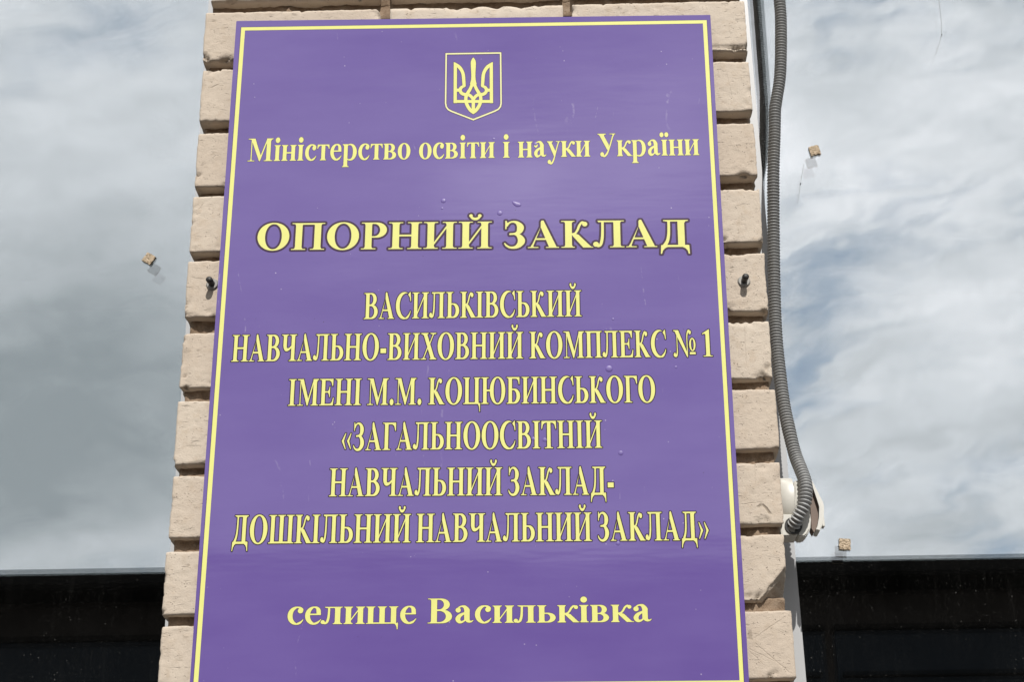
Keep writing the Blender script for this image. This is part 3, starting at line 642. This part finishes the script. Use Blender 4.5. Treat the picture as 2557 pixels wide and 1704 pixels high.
# border: outer and inner quads
BO = [(-.3302,2.9638),(.3275,2.9590),(.3207,2.0200),(-.3388,2.0242)]
BI = [(-.3246,2.9584),(.3219,2.9537),(.3158,2.0258),(-.3331,2.0298)]
def ring_mesh(o, i, y):
    v = [(x-SO[0], y, z-SO[2]) for x, z in o+i]; return meshdata('b', v, [(k, (k+1) % 4, 4+(k+1) % 4, 4+k) for k in range(4)])
def gr(q, d): 
    cx, cz = sum(a for a, _ in q)/4, sum(b for _, b in q)/4
    return [(x+math.copysign(d, x-cx), z+math.copysign(d, z-cz)) for x, z in q]
bd = link('border', join_meshes('border', [ring_mesh(BO, BI, -.00022)]), M['yellow'], sg)
link('outline', join_meshes('outline', [ring_mesh(gr(BO,.0006), gr(BI,-.0006), -.0001)]), M['halo'], bd)
LINES = [  # words: text, x0, z0, x1, z1 (ends of the inked word on its base line); cap height; outline
 (.0354, .0004, [("Міністерство",-.3106,2.7469,-.0876,2.7453),("освіти",-.0758,2.7452,.0276,2.7445),("і",.0389,2.7444,.0481,2.7444),("науки",.0593,2.7443,.1578,2.7436),("України",.1682,2.7435,.3060,2.7425)]),
 (.0399, .0028, [("ОПОРНИЙ",-.2910,2.6112,.0227,2.6073),("ЗАКЛАД",.0392,2.6071,.2857,2.6040)]),
 (.0374, .0012, [("ВАСИЛЬКІВСЬКИЙ",-.1454,2.5075,.1399,2.5057)]),
 (.0374, .0012, [("НАВЧАЛЬНО-ВИХОВНИЙ",-.3163,2.4505,.0628,2.4475),("КОМПЛЕКС",.0710,2.4474,.2478,2.4460),("№",.2572,2.4460,.2858,2.4458),("1",.2950,2.4457,.3074,2.4456)]),
 (.0366, .0012, [("ІМЕНІ",-.2398,2.3876,-.1461,2.3868),("М.М.",-.1382,2.3867,-.0686,2.3861),("КОЦЮБИНСЬКОГО",-.0596,2.3860,.2309,2.3836)]),
 (.0369, .0012, [("«ЗАГАЛЬНООСВІТНІЙ",-.1692,2.3255,.1611,2.3232)]),
 (.0368, .0012, [("НАВЧАЛЬНИЙ",-.1831,2.2648,.0341,2.2624),("ЗАКЛАД-",.0418,2.2623,.1737,2.2609)]),
 (.0367, .0012, [("ДОШКІЛЬНИЙ",-.3019,2.2052,-.0799,2.2032),("НАВЧАЛЬНИЙ",-.0727,2.2032,.1445,2.2013),("ЗАКЛАД»",.1521,2.2012,.2891,2.2000)]),
 (.0308, .0004, [("селище",-.2288,2.1022,-.0717,2.1009),("Васильківка",-.0578,2.1008,.2143,2.0985)])]
def ink(ch):
    e = G[ch]; a = np.vstack([c for p in e[1]+(e[3] if len(e) > 3 else []) for c in p]); return a[:,0].min(), a[:,0].max()
INK = {ch: ink(ch) for ch in G}
INK['С'] = (32, 690); INK['с'] = (24, 430); INK['е'] = (22, 426)
cache = {}
for cap, grow, words in LINES:
    fill, out = [], []; n = 0
    sy = cap/662
    for txt, x0, z0, x1, z1 in words:
        ang = math.atan2(z1-z0, x1-x0)
        adv = [G[c][0]+KERN.get(txt[i:i+2], 0) for i, c in enumerate(txt)]
        units = sum(adv[:-1])-INK[txt[0]][0]+INK[txt[-1]][1]
        sx_ = math.hypot(x1-x0, z1-z0)/units
        pen = -INK[txt[0]][0]*sx_
        for c, a in zip(txt, adv):
            key = (c, round(sx_*1e7), round(sy*1e7), grow)
            if key not in cache: cache[key] = sdf_contours(c, sx_, sy, .00032, (grow,))
            ca, sa = math.cos(ang), math.sin(ang)
            for lst, loops, y in ((fill, cache[key][0], -.00022), (out, cache[key][1], -.0001 if n % 2 else -.00015)):
                tr = [[(x0+(pen+q[0])*ca-q[1]*sa-SO[0], z0+(pen+q[0])*sa+q[1]*ca-SO[2]) for q in lp] for lp in loops]
                lst.append(curve_mesh('g', tr, y))
            pen += a*sx_; n += 1
    ln = link('lettering', join_meshes('lettering', fill), M['yellow'], sg)
    link('outline', join_meshes('outline', out), M['halo_dark'] if grow == .0012 else M['halo'], ln)
# crest: shield outline and trident, drawn in a 1568 unit square
def crest_pt(x, y): return (7.486695e-05*x-7.6257e-08*y-.0583104-SO[0], -1.838622e-06*x-8.672509e-05*y+2.92823672-SO[2])
cr = bpy.data.objects.new('crest', None); C.objects.link(cr); cr.parent = sg
def crest_part(name, pieces, m_, y, grow=0.):
    G['~'] = (0, [[np.array([(p[0], -p[1]) for p in c], float) for c in pc] for pc in pieces], [])
    loops = sdf_contours('~', 1., 1., 3.5, (grow,))[1 if grow else 0]
    return join_meshes(name, [curve_mesh('c', [[crest_pt(a, -b) for a, b in lp] for lp in loops], y)])
mir = lambda pc: [np.array([(1521-p[0], p[1]) for p in c]) for c in pc]
cv_ = lambda *p: stroke(*p)
side = [[np.array([(395,330),(430,346),(456,372),(456,1098),(395,1098)])], cv_((405,352,40),(490,418,62),(545,492,62),(573,570,62),(583,680,62),(592,790,58)), cv_((606,782,34),(556,796,52),(522,832,60),(518,872,60),(545,915,60),(598,938,60),(650,934,56)),
        [np.array([(440,829),(500,829),(500,886),(440,886)])], [np.array([(395,1040),(770,1040),(770,1094),(395,1094)])],
        cv_((760,690,66),(735,760,58),(700,840,58),(660,905,60),(632,960,62),(622,1020,62),(634,1100,62),(672,1180,62),(720,1240,60),(762,1276,40)),
        cv_((620,934,60),(676,944,58),(722,978,58),(752,1020,56),(760,1050,56))]
trid = side+[mir(p) for p in side]+[[np.array([(761,244),(783,268),(803,308),(810,352),(807,420),(801,520),(799,600),(803,660),(822,740),(800,800),(762,785),(722,800),(700,740),(720,660),(724,600),(721,520),(716,420),(712,352),(719,308),(739,268)])],
        [np.array([(730,1000),(792,1000),(792,1285),(761,1302),(730,1285)])]]
tm = link('trident', crest_part('trident', trid, None, -.00022), M['yellow'], cr)
SH = [(253,176),(1271,160),(1274,1100),(1262,1160),(1226,1208),(1160,1244),(760,1402),(360,1250),(300,1218),(262,1170),(248,1100)]
def inset(q, d):
    q = np.array(q, float); n = len(q); o = []
    for i in range(n):
        a, b, c = q[i-1], q[i], q[(i+1) % n]; e1 = (b-a)/np.linalg.norm(b-a); e2 = (c-b)/np.linalg.norm(c-b)
        n1, n2 = np.array([-e1[1], e1[0]]), np.array([-e2[1], e2[0]]); m_ = n1+n2; m_ /= np.linalg.norm(m_)
        o.append(b+m_*d/max(.4, m_.dot(n1)))
    return np.array(o)
def shield(w): return [[inset(SH, -w), inset(SH, w)]]
sh_ = link('shield_outline', crest_part('shield_outline', shield(13.5), None, -.00022), M['pale'], cr)
link('outline', crest_part('outline', shield(22), None, -.0001), M['halo'], sh_)
link('outline', crest_part('outline', trid, None, -.0001, 7.), M['halo'], tm)
# little air bubbles under the film
for (bx, bz, r, st) in ((-.0420,2.6801,.0034,1),(-.0436,2.6686,.0018,1),(.0567,2.6724,.0036,1.7),(.0340,2.6596,.0036,1),(.1732,2.4310,.0046,1),(.1842,2.3157,.0032,1),(.1807,2.5008,.0018,1),(.0834,2.7649,.0028,1),(.0265,2.7744,.0018,1),(.0885,2.3352,.0028,1),(.0740,2.3370,.0024,1),(.1766,2.1976,.0026,1),(.2593,2.4316,.0018,1)):
    bm = bmesh.new(); bmesh.ops.create_uvsphere(bm, u_segments=20, v_segments=12, radius=r)
    for v in bm.verts:
        v.co = Vector((v.co.x*st, v.co.y*.16, v.co.z)) + Vector((bx-SO[0], 0, bz-SO[2]))
        if st > 1.2: v.co.z += -.55*(v.co.x-bx+SO[0])*(1 if v.co.x < bx-SO[0] else .3); v.co.z = bz-SO[2]+(v.co.z-bz+SO[2])
    link('film_bubble', bm_mesh('film_bubble', bm, True), M['bubble'], sg)
# ---------------------------------------------------------------- corrugated conduit
CP = [(.4545,.092,3.6200),(.4530,.092,3.4400),(.4518,.093,3.2600),(0.4509,.095,3.1300),(0.4504,0.096,3.0634),(0.4497,0.097,3.0236),(0.4429,0.098,2.9397),(0.4341,0.098,2.8933),(0.4306,0.098,2.8754),(0.4278,0.099,2.8404),(0.4225,0.103,2.7825),(0.4182,0.109,2.7119),(0.4136,0.112,2.6308),(0.4103,0.111,2.5647),(0.4085,0.107,2.5169),(0.4085,0.100,2.4687),(0.4089,0.090,2.4204),(0.4114,0.078,2.3766),(0.4150,0.066,2.3381),(.4190,.052,2.3110),(.4214,.043,2.2935),(.4207,.036,2.2774),(.4171,.0335,2.2592),(.4097,.037,2.2455),(.4035,.046,2.2355),(.4010,.056,2.2310)]
def tube_along(pts, rad_fn, nseg, step, ring_w):
    p = smooth([tuple(q) for q in pts], 40); 
    d = np.r_[0, np.cumsum(np.linalg.norm(np.diff(p, axis=0), axis=1))]
    n = int(d[-1]/step); s_ = np.linspace(0, d[-1], n)
    P_ = np.stack([np.interp(s_, d, p[:,i]) for i in range(3)], 1)
    for _ in range(12): P_[1:-1] = .25*P_[:-2]+.5*P_[1:-1]+.25*P_[2:]
    T_ = np.gradient(P_, axis=0); T_ /= np.linalg.norm(T_, axis=1)[:,None]
    V, F = [], []
    u = Vector((1,0,0))
    for i in range(n):
        t = Vector(T_[i]); u = (u-t*u.dot(t)).normalized(); w = t.cross(u); r = rad_fn(s_[i], P_[i])
        for k in range(nseg):
            a = 2*math.pi*k/nseg; V.append(Vector(P_[i])+(u*math.cos(a)+w*math.sin(a))*r)
        if i:
            for k in range(nseg): F.append(((i-1)*nseg+k, (i-1)*nseg+(k+1) % nseg, i*nseg+(k+1) % nseg, i*nseg+k))
    F.append(tuple(range(nseg))[::-1]); F.append(tuple((n-1)*nseg+k for k in range(nseg)))
    return V, F
PITCH = .0047
def rad(s, p):
    ph = (s/PITCH) % 1.; rib = .5-.5*math.cos(2*math.pi*ph); rib = rib**.7
    r = .0054+.0037*rib
    return r*(1+.03*noise.noise(Vector((s*30, 3.3, 0))))
V, F = tube_along(CP, rad, 20, PITCH/8, 0)
cd = link('corrugated_conduit', meshdata('corrugated_conduit', V, F, True, (.42,.1,2.23)), M['conduit']); cd.location = (.42,.1,2.23)
tag(cd, 'grey ribbed cable conduit hanging down the right side of the brick pillar', 'conduit')
# ---------------------------------------------------------------- weatherproof socket at the conduit's end
sk = thing('outdoor_socket', (.405,.09,2.2113), 'cream white outdoor power socket with open flap below the ribbed conduit', 'socket'); KO = sk.location
def off_prof(p): return [(x-KO[0], z-KO[2]) for x, z in p]
bm = bmesh.new(); prism(bm, off_prof([(.3868,2.2215),(.4075,2.2215),(.4075,2.2500),(.3868,2.2505)]), .0475-KO[1], .080-KO[1], .0012); link('cable_entry', bm_mesh('cable_entry', bm), M['box_white'], sk)
bm = bmesh.new(); prism(bm, off_prof([(.4082,2.2212),(.4165,2.2212),(.4200,2.2240),(.4248,2.2310),(.4262,2.2420),(.4262,2.2960),(.4082,2.2960)]), .050-KO[1], .080-KO[1], .0015); link('housing', bm_mesh('housing', bm), M['box_white'], sk)
bm = bmesh.new(); prism(bm, off_prof([(.3868,2.2510),(.4078,2.2510),(.4078,2.3015),(.3868,2.3020)]), .056-KO[1], .080-KO[1], .0015); link('back_box', bm_mesh('back_box', bm), M['box_white'], sk)
bm = bmesh.new(); ring_ = [(.0590-.0125*math.cos(a), 2.2735+.0255*math.sin(a)) for a in np.linspace(-math.pi/2, math.pi/2, 22)]
ca_ = [bm.verts.new((.3872-KO[0], y-KO[1], z-KO[2])) for y, z in ring_]; cb_ = [bm.verts.new((.4072-KO[0], y-KO[1], z-KO[2])) for y, z in ring_]
bm.faces.new(ca_); bm.faces.new(cb_[::-1])
for q in range(21): bm.faces.new((ca_[q], cb_[q], cb_[q+1], ca_[q+1])).smooth = True
bm.faces.new((ca_[21], cb_[21], cb_[0], ca_[0]))
bmesh.ops.bevel(bm, geom=[e for e in bm.edges if abs(e.verts[0].co.x-e.verts[1].co.x) < 1e-6 and e.verts[0].co.x > .4-KO[0]], offset=.0022, segments=2, affect='EDGES')
link('hood', bm_mesh('hood', bm), M['box_white'], sk)
LO = [(.4290,2.2985),(.4318,2.2935),(.4432,2.2655),(.4440,2.2600),(.4425,2.2447),(.4395,2.2340),(.4360,2.2275),(.4300,2.2266)]
LI = [(.4286,2.2950),(.4368,2.2680),(.4378,2.2590),(.4370,2.2450),(.4335,2.2340),(.4310,2.2290)]
bm = bmesh.new(); prism(bm, off_prof(LO[:-1]+LI[::-1]), .047-KO[1], .076-KO[1], .0008)
fl = link('flap', bm_mesh('flap', bm), M['box_white'], sk)
bm = bmesh.new(); prism(bm, off_prof([(.4282,2.2958)]+[(x-.0004, z) for x, z in LI[1:]]+[(.4297,2.2272),(.4268,2.2330),(.4272,2.2420),(.4276,2.2600)]), .054-KO[1], .074-KO[1]); link('flap_shade', bm_mesh('flap_shade', bm), M['box_shade'], fl)  # dark filler body, paints the shade on the flap's inner side
boxes('latch', M['box_white'], fl, [((.4415,.056,2.2360),(.4445,.068,2.2480))], .0006, off=KO)
bm = bmesh.new(); bmesh.ops.create_cone(bm, segments=24, radius1=.0112, radius2=.0112, depth=.003, cap_ends=True)
for v in bm.verts: v.co = Vector((.4030+v.co.x-KO[0], .0470+v.co.z-KO[1], 2.2345+v.co.y-KO[2]))
link('cable_gland', bm_mesh('cable_gland', bm), M['rubber'], sk)
# ---------------------------------------------------------------- black anchor bolts in the brick
def bolt(x, z, dx, dz, lab):
    b = thing('anchor_bolt', (x,0,z), lab, 'bolt', 'black bolts in the pillar')
    bm = bmesh.new(); prof = [(0,.004),(.0041,.004),(.0041,-.010),(.0044,-.0102),(.0044,-.0150),(.0036,-.0163),(.0016,-.0170),(0,-.0172)]
    rings = []
    for r, y in prof:
        rings.append([bm.verts.new((r*math.cos(a)+dx*(-y), y, r*math.sin(a)+dz*(-y))) for a in np.linspace(0, 2*math.pi, 16, endpoint=False)] if r else [bm.verts.new((dx*-y, y, dz*-y))])
    for a, c in zip(rings, rings[1:]):
        for k in range(16):
            q = [a[k % len(a)], a[(k+1) % len(a)], c[(k+1) % len(c)], c[k % len(c)]]; q = list(dict.fromkeys(q))
            if len(q) > 2: bm.faces.new(q)
    link('shank', bm_mesh('shank', bm, True), M['black'], b)
    bm = bmesh.new(); bmesh.ops.create_cone(bm, segments=24, radius1=.0086, radius2=.0070, depth=.003, cap_ends=True)
    for v in bm.verts: v.co = Vector((v.co.x, -v.co.z*.9, v.co.y))
    link('plug', bm_mesh('plug', bm), M['plug'], b)
bolt(-.3502, 2.5680, -.10, .0, 'black bolt end in the brick between left window and sign')
bolt(.3559, 2.5575, .05, .0, 'black bolt end in the brick between sign and ribbed conduit')
# ---------------------------------------------------------------- tan cork spacer pads on the panes
def pad(x, z, w, rot, lab):
    bm = bmesh.new(); n = 14; t = .0042
    for i in range(n+1):
        for j in range(n+1): pass
    V_, F_ = [], []; idx = {}
    def vt(i, j, k):
        if (i, j, k) not in idx:
            u, v_ = i/n-.5, j/n-.5; p = Vector((u*w, k*t, v_*w))
            if i in (0, n): p.x += .0007*noise.noise(Vector((j*.9, k, x*40)))*2
            if j in (0, n): p.z += .0007*noise.noise(Vector((i*.9, k, z*40)))*2
            if k == 0: p.y += .0005*noise.noise(Vector((i*1.1, j*1.1, x*9)))
            idx[(i,j,k)] = len(V_); V_.append(p)
        return idx[(i,j,k)]
    for i in range(n):
        for j in range(n):
            F_.append((vt(i,j,0), vt(i+1,j,0), vt(i+1,j+1,0), vt(i,j+1,0))); F_.append((vt(i,j,1), vt(i,j+1,1), vt(i+1,j+1,1), vt(i+1,j,1)))
        for a, b in ((0,'i'),(n,'i')): F_.append((vt(a,i,0), vt(a,i,1), vt(a,i+1,1), vt(a,i+1,0)))
        for a in (0, n): F_.append((vt(i,a,0), vt(i,a,1), vt(i+1,a,1), vt(i+1,a,0)))
    bm.free()
    o = link('cork_pad', meshdata('cork_pad', V_, F_), M['cork']); o.location = (x, .2003-t, z); o.rotation_euler = (0, rot, 0)
    return tag(o, lab, 'pad', 'cork pads stuck on the panes')
pad(-.4886, 2.7045, .0150, R(33), 'tan cork pad turned diamond-wise on the window left of the sign')
pad(.5007, 2.8634, .0152, R(-12), 'tan cork pad tilted slightly, high on the right window above a dangling speck')
pad(.4931, 2.2527, .0152, R(3), 'tan cork pad set nearly upright beside the outdoor socket')
# specks on spider silk
def speck(pts, at, r, lab):
    w = thing('spider_thread', at, lab, 'thread')
    V_, F_ = tube_along(pts, lambda s, p: .00022, 6, .004, 0)
    link('silk', meshdata('silk', V_, F_, True, at), M['silk'], w)
    bm = bmesh.new(); bmesh.ops.create_icosphere(bm, subdivisions=2, radius=r)
    for v in bm.verts: v.co = Vector((v.co.x*.7+v.co.z*.3, v.co.y*.6, v.co.z*1.5))*(1+.3*noise.noise(v.co*900))
    link('speck', bm_mesh('speck', bm, True), M['insect'], w)
speck([(.4690,.1992,2.775),(.4735,.1990,2.797),(.4757,.1988,2.8086),(.4800,.1990,2.828),(.4830,.1995,2.842)], (.4757,.1985,2.8086), .0012, 'thin thread with a dark speck below the tilted cork pad')
speck([(.7000,.1992,3.030),(.7060,.1990,3.046),(.7126,.1988,3.0641),(.7150,.1990,3.100),(.7151,.1995,3.135)], (.7126,.1985,3.0641), .0010, 'thin thread with a tiny speck at the top of the right window')
